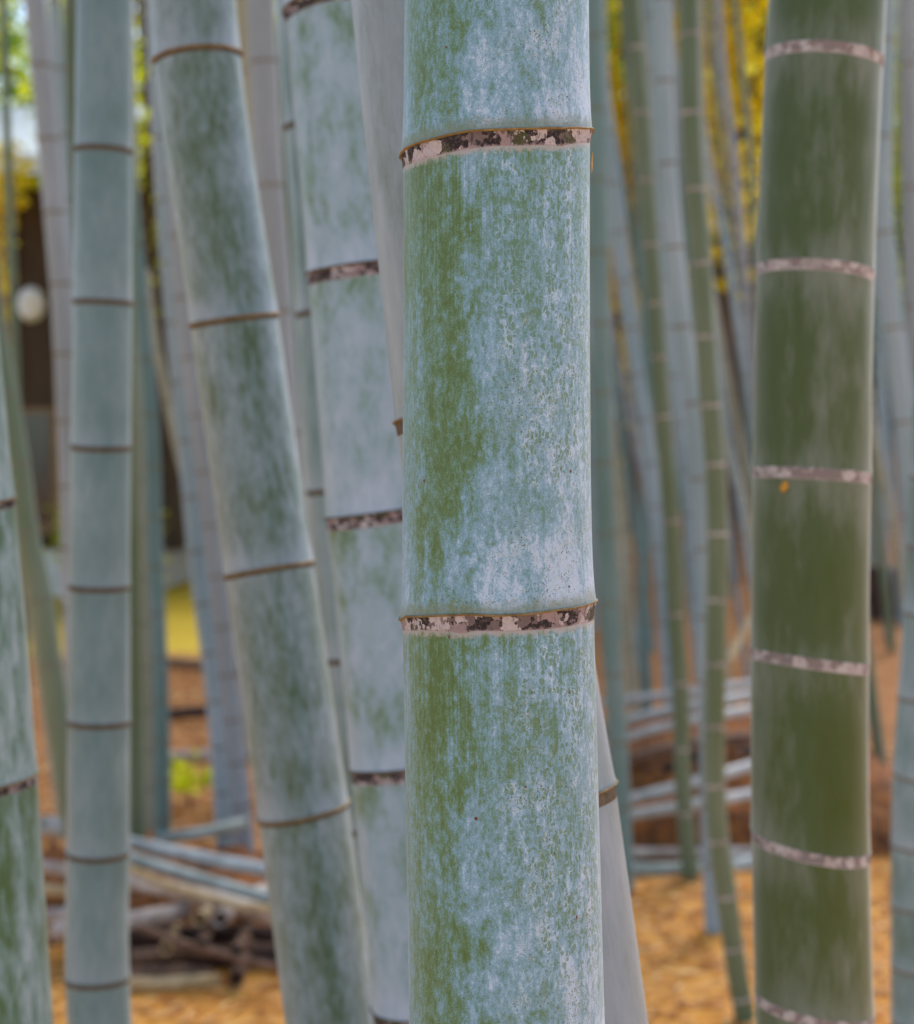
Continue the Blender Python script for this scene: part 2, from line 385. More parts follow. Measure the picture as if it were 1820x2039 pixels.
# ------------------------------------------------------------------ ground
def ground_material():
    t = NT('leaf_covered_ground'); P = t.geo(); s = t.sep(P)
    n = t.noise(P, 1.1, 4, .6); f = t.noise(P, 26, 4, .7); g = t.noise(t.scale(P, (1, 1, 1), (4, 4, 0)), 7, 4, .65)
    yel = t.ramp(t.math('ADD', t.math('MULTIPLY', f, .7), t.math('MULTIPLY', g, .4)), [(.32, srgb(178, 104, 30)), (.52, srgb(218, 148, 58)), (.75, srgb(238, 184, 112))])
    bro = t.ramp(t.math('ADD', t.math('MULTIPLY', f, .6), t.math('MULTIPLY', g, .5)), [(.3, srgb(104, 64, 34)), (.52, srgb(166, 106, 56)), (.75, srgb(198, 142, 92))])
    fld = t.ramp(g, [(.3, srgb(196, 156, 34)), (.7, srgb(216, 186, 60))])
    yy = t.math('ADD', s[1], t.math('MULTIPLY', t.math('SUBTRACT', n, .5), 2.5))
    c = t.mix(t.step(yy, 5.9, 6.8), yel, bro)
    c = t.mix(t.math('MULTIPLY', t.step(yy, 12.6, 13.6), t.step(s[0], .2, -.6)), c, fld)
    t.bump(f, .6, .03)
    return t.done(c, .85, 0, .2)
M['ground'] = ground_material()
xs = np.concatenate([[-400, -120, -40], np.linspace(-14, 14, 85), [40, 120, 400]]); ys = np.concatenate([[-60, -20], np.linspace(-4, 30, 100), [45, 90, 200, 600]])
V = []
for y in ys:
    for x in xs:
        rise = slope(x, y)
        V.append((x, y, (ground_z(x, y) if abs(x) <= 14 and y <= 30 else -0.0) + rise))
fs = grid_faces(len(ys), len(xs), False)
tag(mesh('ground', V, fs, M['ground']), kind='structure')

# ------------------------------------------------------------------ leaves
def leaf_material(name, stops, trans=.75):
    t = NT(name); c = t.ramp(t.sep(t.attr('tone'))[0], stops)
    t.done(c, .55, 0, .3)
    tr = t.n.new('ShaderNodeBsdfTranslucent'); t.put(tr.inputs['Color'], c)
    mx = t.n.new('ShaderNodeMixShader'); mx.inputs[0].default_value = trans
    t.l.new(t.p.outputs[0], mx.inputs[1]); t.l.new(tr.outputs[0], mx.inputs[2]); t.l.new(mx.outputs[0], t.o.inputs['Surface'])
    return t.m
M['leaf_green'] = leaf_material('green_leaf', [(0, srgb(58, 92, 30)), (.5, srgb(104, 138, 44)), (1, srgb(160, 178, 70))])
M['leaf_lime'] = leaf_material('yellow_green_leaf', [(0, srgb(168, 186, 26)), (.5, srgb(212, 216, 34)), (1, srgb(240, 236, 80))])
M['leaf_yellow'] = leaf_material('yellow_leaf', [(0, srgb(222, 188, 14)), (.5, srgb(240, 214, 30)), (1, srgb(250, 236, 80))])
M['litter'] = leaf_material('dry_leaf', [(0, srgb(160, 86, 28)), (.5, srgb(218, 146, 56)), (1, srgb(242, 198, 130))], .15)
def leaves(centres, normals_up, L, Wd, r):
    """one bent lance-shaped leaf of two quads at each centre"""
    n = len(centres); a = r.uniform(0, 2 * np.pi, n)
    d = np.stack([np.cos(a), np.sin(a), r.normal(0, .6, n) * (1 - normals_up)], 1); d /= np.linalg.norm(d, axis=1)[:, None]
    up = np.stack([r.normal(0, 1, n) * (1 - .75 * normals_up), r.normal(0, 1, n) * (1 - .75 * normals_up), np.full(n, .25 + normals_up)], 1)
    s = np.cross(d, up); s /= np.linalg.norm(s, axis=1)[:, None]
    l = (L * r.uniform(.6, 1.25, n))[:, None]; w = (Wd * r.uniform(.7, 1.3, n))[:, None]
    dn = np.cross(s, d)
    p = np.stack([centres - d * l * .5, centres - s * w * .5 + dn * w * .2, centres + s * w * .5 + dn * w * .2, centres + d * l * .5], 1).reshape(-1, 3)
    fs = [(4 * i, 4 * i + 1, 4 * i + 3, 4 * i + 2) for i in range(n)]
    tone = np.repeat(r.uniform(0, 1, n), 4); return p, fs, np.stack([tone, tone, tone], 1)
def crown_cloud(r, n, rx, ry, rz, clumps, size):
    cc = r.normal(0, 1, (clumps, 3)); cc /= np.linalg.norm(cc, axis=1)[:, None]; cc *= (r.uniform(.25, 1, clumps) ** .6)[:, None]
    pick = r.integers(0, clumps, n); p = cc[pick] + r.normal(0, size, (n, 3))
    return p * np.array([rx, ry, rz])
# a shared spray of foliage for the tops of the stalks
r_ = np.random.default_rng(3)
cp = crown_cloud(r_, 420, 1.0, 1.0, 1.5, 26, .22)
p, fs, tn = leaves(cp, .3, .15, .035, r_)
co = mesh('crown', p, fs, M['leaf_green'], None, False, {'tone': tn}); CROWN['mesh'] = co.data; bpy.data.objects.remove(co)

# ------------------------------------------------------------------ the near stalks
S = 2285 / 1820
# 1 the white-bloomed stalk in front
dM = 1.106
mp = [(988.5, 0), (988.5, 300), (988.5, 700), (990.5, 1150), (993.5, 1300), (1009, 2039)]
mw = {0: 367, 300: 370, 700: 371, 1150: 377, 1300: 381, 2039: 388}
zz = np.array([vz(v, dM) for v in mw]); ww = np.array([w / F * dM for w in mw.values()])
def D_main(z): return float(np.interp(-z, -zz, ww))
def prof(pts, v_ref, cx, rpx):
    """rim height over the ring's own plane, from traced source pixels; the ellipse of the ring seen from eye height is taken out"""
    xs_ = np.array([p[0] for p in pts]); ys_ = np.array([p[1] for p in pts]); ax = np.clip((xs_ - cx) / rpx, -1, 1)
    yref = v_ref * S; ell = (yref - V0 * S) * (D_main(vz(v_ref, dM)) / 2 / dM) * np.sqrt(1 - ax ** 2)
    o = (yref + ell - ys_) / (F * S) * dM
    return lambda lx: np.interp(lx, ax, o)
n1, n2 = vz(288, dM), vz(1217, dM)
r1 = [(1000, 394), (1019, 370), (1050, 358), (1092, 348), (1130, 338), (1169, 331), (1246, 327), (1323, 325), (1400, 323), (1460, 322), (1487, 329)]
b1 = [(1003, 424), (1031, 408), (1085, 392), (1131, 381), (1208, 369), (1304, 366), (1400, 367), (1477, 361), (1484, 360)]
r2 = [(995, 1543), (1015, 1535), (1092, 1534), (1177, 1533), (1235, 1537), (1308, 1535), (1381, 1527), (1438, 1521), (1477, 1511), (1495, 1504)]
b2 = [(1002, 1569), (1054, 1571), (1115, 1575), (1150, 1581), (1181, 1575), (1285, 1577), (1381, 1573), (1438, 1565), (1487, 1554)]
R1, B1 = prof(r1, 288, 1243, 243), prof(b1, 288, 1243, 241)
R2, B2 = prof(r2, 1217, 1245, 250), prof(b2, 1217, 1245, 243)
n0, n3 = vz(-640, dM), vz(2150, dM)
offs = {n1: R1, n2: R2, ('b', n1): lambda lx: np.maximum(.008, R1(lx) - B1(lx)), ('b', n2): lambda lx: np.maximum(.008, R2(lx) - B2(lx))}
main_rt, main_path, main_rad = stalk('bamboo_stalk', 'thick blue-green bamboo stalk crackled with white bloom, its rings crusted with lichen', pix(mp, dM), D_main, M['main'],
      [n0, n1, n2, n3], ring='scar', lip=('lip', .0011), band=.011, flange=.032, seg=192, rows=60, offs=offs, detail_z=(1.0, 2.1))
# 2 green stalk on the right
gp = [(1647, 0), (1640, 130), (1623, 530), (1616, 930), (1612, 1300), (1613, 1660), (1622, 2039)]; dG = 1.76
stalk('bamboo_stalk', 'thick olive green bamboo stalk with dusty pink rings and pale edges', pix(gp, dG), 230 / F * dG, M['green'],
      [vz(v, dG) for v in (1996, 1670, 1306, 938, 538, 113)], ring='scar_soft', band=.012, flange=.02, tilts=[-.2, -.17, -.13, -.05, -.06, -.05], seg=64, rows=16, detail_z=(.9, 2.3))
# 3 blue-grey stalk on the left
ap = [(209, 0), (206, 302), (205, 600), (201, 886), (198, 1164), (197, 1434), (195, 1694), (194, 1946), (198, 2039)]; dA = 2.6
stalk('bamboo_stalk', 'straight smooth blue-grey bamboo stalk with thin dark brown rings', pix(ap, dA), lambda z: np.interp(z, [vz(2039, dA), vz(0, dA)], [126, 110]) / F * dA, M['blue'],
      [vz(v, dA) for v in (1946, 1694, 1434, 1164, 886, 600, 299, -40)], ring='scar_dark', lip=('lip_dark', .0022), band=.008, flange=.018, tilts=[-.02] * 8, seg=56, rows=14, detail_z=(.6, 2.6))
# 4 leaning blotched stalk with tan rings
bp = [(384, 0), (394, 120), (467, 640), (536, 1133), (603, 1612), (660, 2039)]; dB = 2.15
stalk('bamboo_stalk', 'leaning grey bamboo stalk blotched dark green, with thin tan rings', pix(bp, dB), lambda z: np.interp(z, [vz(2039, dB), vz(0, dB)], [182, 170]) / F * dB, M['dusk'],
      [vz(v, dB) for v in (2110, 1612, 1133, 636, 116)], ring='scar_dark', lip=('lip', .0028), band=.007, flange=.022, tilts=[0, .05, .03, .0, .03], seg=64, rows=16, detail_z=(.7, 2.5))
# 5 pale dusty stalk behind it
cpz = [(664, 0), (710, 530), (748, 1015), (797, 1525), (840, 2000)]; dC = 1.95
stalk('bamboo_stalk', 'pale dusty bamboo stalk with green blotch and mottled purple-brown rings', pix(cpz, dC), 196 / F * dC, M['pale'],
      [vz(v, dC) for v in (1998, 1524, 1018, 532, 10)], ring='scar', lip=('lip_dark', .0018), band=.016, flange=.03, tilts=[.0, .0, .05, .06, .1], seg=64, rows=16, detail_z=(.8, 2.4))
# 6 smooth grey stalk leaning behind the sharp one
dp = [(862, 0), (905, 420), (951, 830), (1006, 1230), (1064, 1590), (1127, 2039)]; dD = 1.31
stalk('bamboo_stalk', 'smooth plain grey bamboo stalk leaning right behind the white-bloomed blue-green stalk', pix(dp, dD), 324 / F * dD, M['smooth'],
      [vz(v, dD) for v in (1592, 818, -60)], ring='scar_dark', lip=('lip', .0016), band=.012, flange=.025, tilts=[.08, .03, 0], seg=96, rows=20, detail_z=(1.0, 1.9), spacing=.33)
# 7 mottled stalk at the left edge
jp = [(-118, 677), (-86, 1005), (-60, 1300), (-42, 1550), (-10, 2039)]; dJ = 1.85
stalk('bamboo_stalk', 'mottled green and white bamboo stalk with a pinkish scarred ring, leaning beside the blue-grey stalk', pix(jp, dJ), 224 / F * dJ, M['mottled'],
      [vz(v, dJ) for v in (2110, 1556, 1008, 470)], ring='scar', lip=('lip', .002), band=.011, flange=.022, tilts=[.04, .06, .06, 0], seg=64, rows=16, detail_z=(.9, 2.0))
# 8 teal stalk between 4 and 5
ep = [(612, 0), (640, 430), (652, 620), (672, 970), (706, 1305), (760, 1700), (800, 2039)]; dE = 2.75
stalk('bamboo_stalk', 'shaded teal-grey bamboo stalk half hidden between the blotched and the pale stalk', pix(ep, dE), 124 / F * dE, M['teal'],
      [vz(v, dE) for v in (1640, 1305, 972, 622, 252)], ring='scar_dark', lip=('lip_dark', .002), band=.009, flange=.02, seg=40, rows=10, detail_z=(.6, 2.6))

# ------------------------------------------------------------------ thinner stalks behind, traced one by one
def thin(label, pts, w, d, mat, nodes_v=None, ring='scar_grey', sp=.24, seg=20, group=None, top=8.0, parts=False):
    zs = [vz(v, d) for v in nodes_v] if nodes_v else [vz(rng.uniform(700, 900), d)]
    stalk('bamboo_stalk', label, pix(pts, d), w / F * d, M[mat], zs, group, ring=ring, band=.009, flange=.03, seg=seg, simple=not parts, rows=6,
          spacing=None if nodes_v and len(nodes_v) > 1 else sp, top=top, detail_z=(vz(2039, d) - .1, vz(0, d) + .15))
thin('grey-brown bamboo stalk with two faint rings beside the tan-ringed leaning stalk', [(520, 0), (537, 370), (556, 640), (590, 1100), (620, 1500)], 56, 4.6, 'far_pink', [120, 370, 620, 860, 1100], seg=28, parts=True)
thin('slim pale stalk squeezed between the tan-ringed stalk and a grey-brown one', [(478, 0), (500, 300), (528, 640), (560, 1000)], 34, 5.6, 'far_tan')
thin('pinkish pale bamboo stalk leaning in front of the dark hall', [(70, 0), (98, 300), (124, 600), (138, 900), (150, 1300)], 44, 5.6, 'far_pink', seg=24)
thin('dark green slim stalk before the lime tree and the hall eaves', [(6, 0), (12, 200), (26, 600), (40, 1000)], 17, 7.8, 'far_olive')
thin('light grey slim stalk next to the pinkish one', [(108, 0), (128, 400), (142, 700), (150, 1000)], 26, 6.4, 'far_blue')
thin('brown shaded stalk close behind the blue-grey ringed stalk', [(140, 0), (142, 400), (150, 900)], 30, 7.2, 'far_olive')
thin('grey-olive bamboo stalk with broad soft rings leaning behind the mottled stalk', [(-10, 677), (34, 920), (52, 1057), (80, 1190), (99, 1320), (118, 1438), (150, 1640)], 50, 5.2, 'far_olive', [784, 920, 1057, 1190, 1320, 1438], seg=28, parts=True)
thin('dark teal slim stalk rising left of the mottled litter', [(242, 0), (252, 300), (279, 600), (298, 820), (308, 1100), (320, 1400), (324, 1650)], 33, 6.9, 'far_teal', seg=24)
thin('olive stalk standing just right of the blue-grey ringed stalk', [(256, 700), (262, 1000), (270, 1400), (273, 1800)], 32, 5.85, 'far_olive', [1438, 1250, 1060], seg=24)
thin('pale tan stalk between the olive stalk and the dark teal stalk', [(270, 600), (282, 1000), (293, 1400), (297, 1660)], 26, 7.0, 'far_tan')
thin('broad pale grey-blue stalk left of the tan-ringed leaning stalk', [(306, 0), (323, 300), (344, 600), (374, 900), (392, 1100), (430, 1400), (450, 1690)], 38, 6.7, 'far_blue', seg=28)
thin('pink-grey stalk running along the tan-ringed leaning stalk', [(340, 0), (366, 600), (404, 900), (440, 1200), (470, 1500), (488, 1690)], 40, 6.5, 'far_pink', seg=24)
thin('narrow green stalk in the shade behind the pale grey-blue stalk', [(345, 0), (388, 600), (430, 1000), (462, 1400), (474, 1640)], 26, 7.3, 'far_teal')
thin('dead cream coloured stick leaning beside the dark teal stalk', [(294, 560), (302, 640), (322, 740), (346, 862), (380, 1000)], 17, 7.6, 'far_tan', top=2.5)
thin('dry beige pole leaning near the white-ended pole of the wood heap', [(60, 1200), (98, 1470), (118, 1600), (126, 1660)], 16, 6.9, 'far_tan', top=3.5)
thin('pale blue stalk leaning away to the right of the white-bloomed stalk', [(1190, 0), (1196, 146), (1208, 256), (1222, 365), (1236, 511), (1258, 677), (1305, 1006), (1319, 1152), (1340, 1440)], 30, 8.6, 'far_blue')
thin('dark olive stalk with faint pink rings standing by the stacked poles', [(1257, 0), (1270, 146), (1281, 256), (1290, 400), (1298, 511), (1312, 710), (1319, 829), (1336, 1035), (1345, 1221), (1354, 1354), (1363, 1610), (1376, 1748)], 34, 6.15, 'far_olive', [95, 223, 358, 486, 603, 710, 829, 1035, 1221], 'scar_soft', seg=24)
thin('light blue stalk whose cut-looking base ends in yellow litter', [(1321, 0), (1321, 146), (1330, 329), (1345, 511), (1362, 670), (1381, 823), (1390, 933), (1400, 1042), (1405, 1188), (1408, 1354), (1413, 1610), (1422, 1860)], 37, 5.45, 'far_blue', [161, 325, 490], seg=24)
thin('olive stalk with pink rings that swerves right at its foot', [(1372, 0), (1376, 223), (1384, 376), (1396, 522), (1404, 669), (1414, 805), (1424, 922), (1428, 1028), (1424, 1354), (1422, 1500), (1428, 1646), (1448, 1792), (1468, 1939), (1486, 2039)], 42, 4.5, 'far_olive', [68, 223, 376, 522, 669, 805, 922], 'scar_soft', seg=28, parts=True)
thin('thin yellow-tan stalk between the white-bloomed stalk and the stacked poles', [(1190, 600), (1212, 823), (1236, 969), (1244, 1042), (1250, 1152), (1262, 1394)], 17, 10.2, 'far_tan')
thin('slim white-blue stalk leaning across the light blue stalk', [(1296, 0), (1318, 400), (1334, 677), (1352, 830), (1372, 1000), (1390, 1250)], 22, 8.2, 'far_blue')
thin('beige stalk curving off to the right behind the olive swerving stalk', [(1388, 0), (1396, 223), (1405, 511), (1420, 677), (1437, 823), (1456, 910), (1486, 1030), (1510, 1150)], 20, 9.0, 'far_tan')
thin('whitish stalk leaning steeply towards the thick green stalk', [(1384, 100), (1412, 330), (1434, 438), (1456, 560), (1476, 700), (1492, 800), (1508, 880), (1540, 1080)], 16, 9.6, 'far_blue')
thin('grey stalk leaning close to the thick green stalk', [(1428, 0), (1438, 146), (1458, 292), (1470, 420), (1482, 560), (1500, 760), (1520, 960)], 19, 9.0, 'far_pink')
thin('very thin grey-green stalk touching the left side of the thick green stalk', [(1462, 0), (1476, 120), (1492, 300), (1504, 500), (1518, 700)], 11, 10.4, 'far_teal')
thin('dark grey-green stalk standing at the end of the stacked poles', [(1188, 300), (1196, 677), (1200, 900), (1208, 1100), (1214, 1221), (1226, 1400), (1243, 1770)], 40, 6.0, 'far_teal', [500, 640, 780, 920, 1060, 1200, 1340], seg=28)
thin('short-footed dark green stalk behind the stacked poles', [(1284, 300), (1288, 800), (1286, 1000), (1280, 1200), (1287, 1402)], 25, 9.8, 'far_teal')
thin('pale blue stalk standing right of the thick green stalk', [(1764, 0), (1758, 256), (1755, 365), (1769, 548), (1784, 694), (1790, 760), (1800, 860), (1812, 1006), (1830, 1300)], 40, 6.6, 'far_blue', [270, 460, 650, 840], seg=28)
thin('grey stalk with soft dark rings beside the pale blue one past the thick green stalk', [(1806, 0), (1809, 146), (1813, 365), (1822, 700), (1836, 1200)], 36, 7.0, 'far_pink', [128, 372], seg=24)
stalk('bamboo_stalk', 'closely ringed blue-green bamboo stalk rising from yellow litter past the thick green stalk', pix([(1866, 1000), (1858, 1200), (1848, 1354), (1835, 1540), (1832, 1700), (1831, 2039)], 3.1), 112 / F * 3.1, M['teal'],
      [vz(v, 3.1) for v in (2030, 1920, 1802, 1680, 1540, 1390, 1220)], ring='scar_grey', band=.008, flange=.02, seg=40, rows=8, detail_z=(.4, 1.6))
thin('dark shaded stalk leaning behind the foot of the thick green stalk', [(1690, 1000), (1724, 1300), (1744, 1450), (1762, 1590)], 26, 7.4, 'far_olive')
thin('thin pale stalk leaning between thick green stalk and pale blue stalk', [(1700, 500), (1724, 760), (1742, 880), (1776, 1030), (1800, 1180)], 16, 10, 'far_tan')

# thicket further back: look-alikes
kinds = ['far_teal', 'far_teal', 'far_blue', 'far_olive', 'far_pink']
words = {'far_teal': 'slender teal-green bamboo stalk in the distant thicket', 'far_blue': 'slender pale blue bamboo stalk in the distant thicket',
         'far_olive': 'slender olive bamboo stalk in the distant thicket', 'far_pink': 'slender pinkish grey bamboo stalk in the distant thicket'}
for k in range(28):
    d = rng.uniform(10.5, 18)
    u = [rng.uniform(1175, 1235), rng.uniform(1300, 1440)][k % 2] if k < 12 else (rng.uniform(1700, 1830) if k < 17 else rng.uniform(380, 760))
    lean = rng.uniform(0, .12)
    m = kinds[int(rng.integers(0, 5))]
    thin(words[m], [(u - 500 * lean, 300), (u, 800), (u + 350 * lean, 1150)], rng.uniform(.045, .07) * F / d, d, m, group='distant thicket ' + m[4:], seg=12, sp=.3)

# very slim pale stalks crossing one another between the thick stalk and the green one
for k in range(16):
    d = rng.uniform(8.5, 13); u = 1188 + 21 * k + rng.uniform(-7, 7); a = rng.uniform(.05, .2)
    m = ['far_blue', 'far_tan', 'far_teal', 'far_pink'][k % 4]
    thin({'far_blue': 'very slim pale blue-grey stalk in the leaning tangle behind the stacked poles', 'far_tan': 'very slim straw coloured stalk in the leaning tangle behind the stacked poles',
          'far_teal': 'very slim dull green stalk in the leaning tangle behind the stacked poles', 'far_pink': 'very slim pinkish grey stalk in the leaning tangle behind the stacked poles'}[m],
         [(u - 800 * a, 100), (u - 330 * a, 500), (u, 800), (u + 420 * a, 1150)], rng.uniform(9, 15), d, m, group='leaning tangle ' + m[4:], seg=12, sp=.26)
# ------------------------------------------------------------------ cut poles lying in heaps
M['cut_blue'] = plain('cut_blue_bamboo', srgb(138, 136, 128), srgb(222, 218, 210), 9, .45, (1, 1, 1), .1)
M['cut_green'] = plain('cut_green_bamboo', srgb(122, 132, 116), srgb(200, 200, 188), 9, .45, (1, 1, 1), .1)
M['cut_pink'] = plain('cut_pink_bamboo', srgb(138, 112, 96), srgb(226, 206, 190), 11, .55, (1, 1, 1), .1)
M['cut_tan'] = plain('cut_tan_bamboo', srgb(170, 132, 88), srgb(214, 186, 138), 24, .55)
M['cut_brown'] = plain('old_brown_bamboo', srgb(84, 58, 42), srgb(140, 104, 80), 24, .7)
M['cut_dark'] = plain('dark_bamboo_gap_shade', srgb(50, 34, 28), srgb(90, 64, 52), 24, .8)  # darkest brown; also paints the shaded gap in the right stack
M['hollow'] = plain('hollow_end', srgb(34, 26, 22), srgb(58, 44, 36), 60, .9)
def log(label, a, b, D, mat, group=None):
    a = np.array(a); b = np.array(b); T = b - a; L = np.linalg.norm(T); T = T / L
    e1 = np.cross(T, [0, 0, 1.0]); e1 /= np.linalg.norm(e1); e2 = np.cross(e1, T); seg = 20; r = D / 2
    th = np.linspace(0, 2 * np.pi, seg, endpoint=False); c = np.outer(np.cos(th), e1) + np.outer(np.sin(th), e2)
    mid = (a + b) / 2
    rt = root('cut_bamboo_pole', mid, label, 'bamboo pole', group)
    rows = []
    s = 0; nds = []
    k = rng.uniform(.1, .22)
    while k < L - .05: nds.append(k); k += rng.uniform(.22, .3)
    prof_ = [(0.0, .82), (0.0, 1)]
    for n in nds: prof_ += [(n - .012, 1), (n - .004, 1.05), (n + .002, 1.05), (n + .01, 1.0)]
    prof_ += [(L, 1), (L, .82)]
    prof_ = [(.05, .8)] + prof_ + [(L - .05, .8)]
    bow = rng.normal(0, .012)
    V = np.concatenate([a - mid + T * s_ + c * r * k_ + e2 * bow * math.sin(math.pi * s_ / L) for s_, k_ in prof_])
    mesh('culm', V, grid_faces(len(prof_), seg, True, True), M[mat], rt)
    for s_, sg in ((.045, 1), (L - .045, -1)):
        V = np.concatenate([[a - mid + T * s_], a - mid + T * s_ + c * r * .83])
        mesh('end_wall', V, [(0, 1 + i, 1 + (i + 1) % seg) for i in range(seg)], M['hollow'], rt, False)
    return rt
def lp(label, u0, v0, u1, v1, d0, d1, wpx, mat, ext=(0, 0), group=None):
    a, b = W(u0, v0, d0), W(u1, v1, d1); T = b - a
    a2 = a - T * ext[0]; b2 = b + T * ext[1]; D = wpx / F * (d0 + d1) / 2
    for q in (a2, b2): q[2] = max(q[2], D / 2 + ground_z(q[0], q[1]) - .004)
    return log(label, a2, b2, D, mat, group)
# left heap
lp('upper pale blue cut pole lying across the wood heap', 285, 1682, 522, 1726, 5.5, 5.35, 27, 'cut_blue', (.25, .7))
lp('grey-green cut pole lying below the upper pale blue one', 290, 1716, 522, 1782, 5.35, 5.15, 25, 'cut_green', (.3, .6))
lp('beige weathered pole lying under the grey-green one', 292, 1764, 524, 1822, 5.2, 5.1, 34, 'cut_pink', (.3, .4))
lp('pinkish cut pole tilted up on the dark end of the wood heap', 130, 1852, 378, 1812, 5.0, 5.15, 36, 'cut_pink', (.1, 0))
lp('pale pole with dark hollow end facing the path, top of heap', 395, 1830, 470, 1806, 4.95, 5.6, 26, 'cut_tan', (0, .6))
lp('brown pole with dark hollow end beside the pale hollow one', 437, 1830, 520, 1810, 4.97, 5.6, 30, 'cut_pink', (0, .6))
lp('short brown log with dark cut end low in the heap by the tan pole', 470, 1950, 500, 1938, 4.82, 5.3, 30, 'cut_brown', (0, .3))
lp('short tan log with a cut end above the bottom brown pole', 330, 1890, 352, 1882, 4.86, 5.3, 24, 'cut_tan', (0, .3))
lp('short dark log with a cut end in the middle of the heap', 400, 1882, 420, 1874, 4.86, 5.3, 26, 'cut_brown', (0, .3))
lp('short reddish log with a cut end under the thin purple-brown stick', 470, 1896, 492, 1888, 4.84, 5.3, 26, 'cut_brown', (0, .3))
lp('tan pole lying on top between the pink and the grey-green poles', 300, 1742, 520, 1800, 5.12, 5.0, 16, 'cut_tan', (.2, .3))
lp('thin purple-brown stick slanting down across the dark heap', 290, 1850, 532, 1920, 4.92, 4.8, 15, 'cut_brown', (.05, .15))
lp('brown old pole in the middle of the dark heap', 310, 1905, 480, 1898, 5.0, 5.05, 30, 'cut_brown', (.3, .5))
lp('dark pole deep inside the heap', 260, 1880, 520, 1876, 5.2, 5.2, 44, 'cut_dark', (.3, .5))
lp('dark pole low inside the heap', 260, 1934, 530, 1926, 5.05, 5.05, 40, 'cut_dark', (.3, .4))
lp('brown pole near the bottom of the dark heap', 272, 1942, 388, 1946, 4.92, 4.92, 26, 'cut_brown', (.3, .3))
lp('bright tan pole lying lowest, on the yellow litter', 266, 1976, 440, 1976, 4.82, 4.86, 29, 'cut_tan', (.5, 0))
lp('white-ended pole poking out left of the blue-grey stalk, highest', 84, 1640, 140, 1660, 5.4, 5.5, 36, 'cut_blue', (0, 2))
lp('whitish pole left of the blue-grey stalk, second down', 86, 1722, 140, 1724, 5.3, 5.3, 26, 'cut_pink', (.4, 2))
lp('tan pole left of the blue-grey stalk, third down', 90, 1770, 140, 1768, 5.25, 5.25, 24, 'cut_tan', (.4, 2))
lp('whitish pole left of the blue-grey stalk, fourth down', 92, 1826, 140, 1824, 5.1, 5.1, 28, 'cut_pink', (.4, 1.4))
lp('brown pole left of the blue-grey stalk, fifth down', 92, 1856, 140, 1854, 5.1, 5.1, 24, 'cut_tan', (.4, 1.4))
lp('pinkish grey pole lying alone on the brown litter behind the heap', 340, 1510, 415, 1506, 8.6, 8.6, 22, 'cut_pink', (1, 2))
lp('dark brown pole lying farther back on the brown litter', 340, 1432, 400, 1424, 9.9, 9.9, 24, 'cut_dark', (1, 2))
lp('reddish brown pole lying farthest back, below the yellow field', 340, 1330, 400, 1338, 12.0, 12.0, 22, 'cut_brown', (2, 2))
lp('green-grey pole lying behind the pale poles of the heap', 330, 1668, 430, 1650, 6.0, 6.1, 24, 'cut_green', (.2, .6))
# right heap
rg = [(1242, 1438, 1345, 1416, 7.0, 19, 'cut_blue', 'upper of two pale poles together on the high part of the stack'),
      (1242, 1474, 1348, 1449, 6.85, 19, 'cut_blue', 'lower of two pale poles together on the high part of the stack'),
      (1236, 1394, 1345, 1380, 7.5, 18, 'cut_blue', 'topmost pale pole of the stack at the back'),
      (1254, 1590, 1356, 1562, 6.5, 22, 'cut_blue', 'upper pale lilac pole midway down the stack'),
      (1254, 1624, 1360, 1605, 6.4, 22, 'cut_blue', 'lower pale lilac pole midway down the stack'),
      (1257, 1698, 1370, 1697, 6.3, 20, 'cut_pink', 'pink-grey pole second from the ground in the stack'),
      (1260, 1738, 1375, 1741, 6.22, 34, 'cut_green', 'thick pale greenish pole lowest in the stack, edging the yellow litter'),
      (1250, 1520, 1352, 1500, 6.75, 30, 'cut_brown', 'brown weathered pole in the middle of the stack'),
      (1256, 1652, 1360, 1640, 6.5, 34, 'cut_dark', 'dark pole filling in the shaded gap under the lilac poles'),  # dark pole put in as the shade of the gap
      (1256, 1550, 1352, 1530, 6.8, 30, 'cut_dark', 'dark pole above the lilac poles')]
for (u0, v0, u1, v1, d, w, m, lab) in rg:
    lp(lab, u0, v0, u1, v1, d, d + .02, w, m, (.35, 1.6))
lp('dry beige stick propped diagonally on the brown slope', 1436, 1353, 1496, 1240, 8.2, 8.6, 17, 'cut_tan', (.1, .6))
# loose brush beneath the heaps
def heap(name, label, c, rx, ry, h, mat, seed):
    r = np.random.default_rng(seed); n = 30; V = []
    for i in range(n):
        for j in range(n):
            x = (i / (n - 1) * 2 - 1); y = (j / (n - 1) * 2 - 1); q = max(0, 1 - x * x) * max(0, 1 - y * y)
            V.append((c[0] + x * rx, c[1] + y * ry, ground_z(c[0] + x * rx, c[1] + y * ry) - .02 + h * q ** .6 + q ** .5 * r.normal(0, .035)))
    return tag(mesh(name, V, grid_faces(n, n, False, True), mat), label, 'brush', kind='stuff')
M['brush'] = plain('dead_leaf_brush', srgb(62, 38, 26), srgb(176, 106, 50), 16, .9, bump=.8)
heap('dead_leaf_brush', 'brown dead leaves and brush heaped under the stacked pale poles', (1.12, 7.3, 0), 1.0, .95, .42, M['brush'], 3)
heap('dead_leaf_brush', 'brown rotting brush under the wood heap by the blue-grey stalk', (-1.15, 5.75, 0), .9, .5, .16, M['brush'], 4)

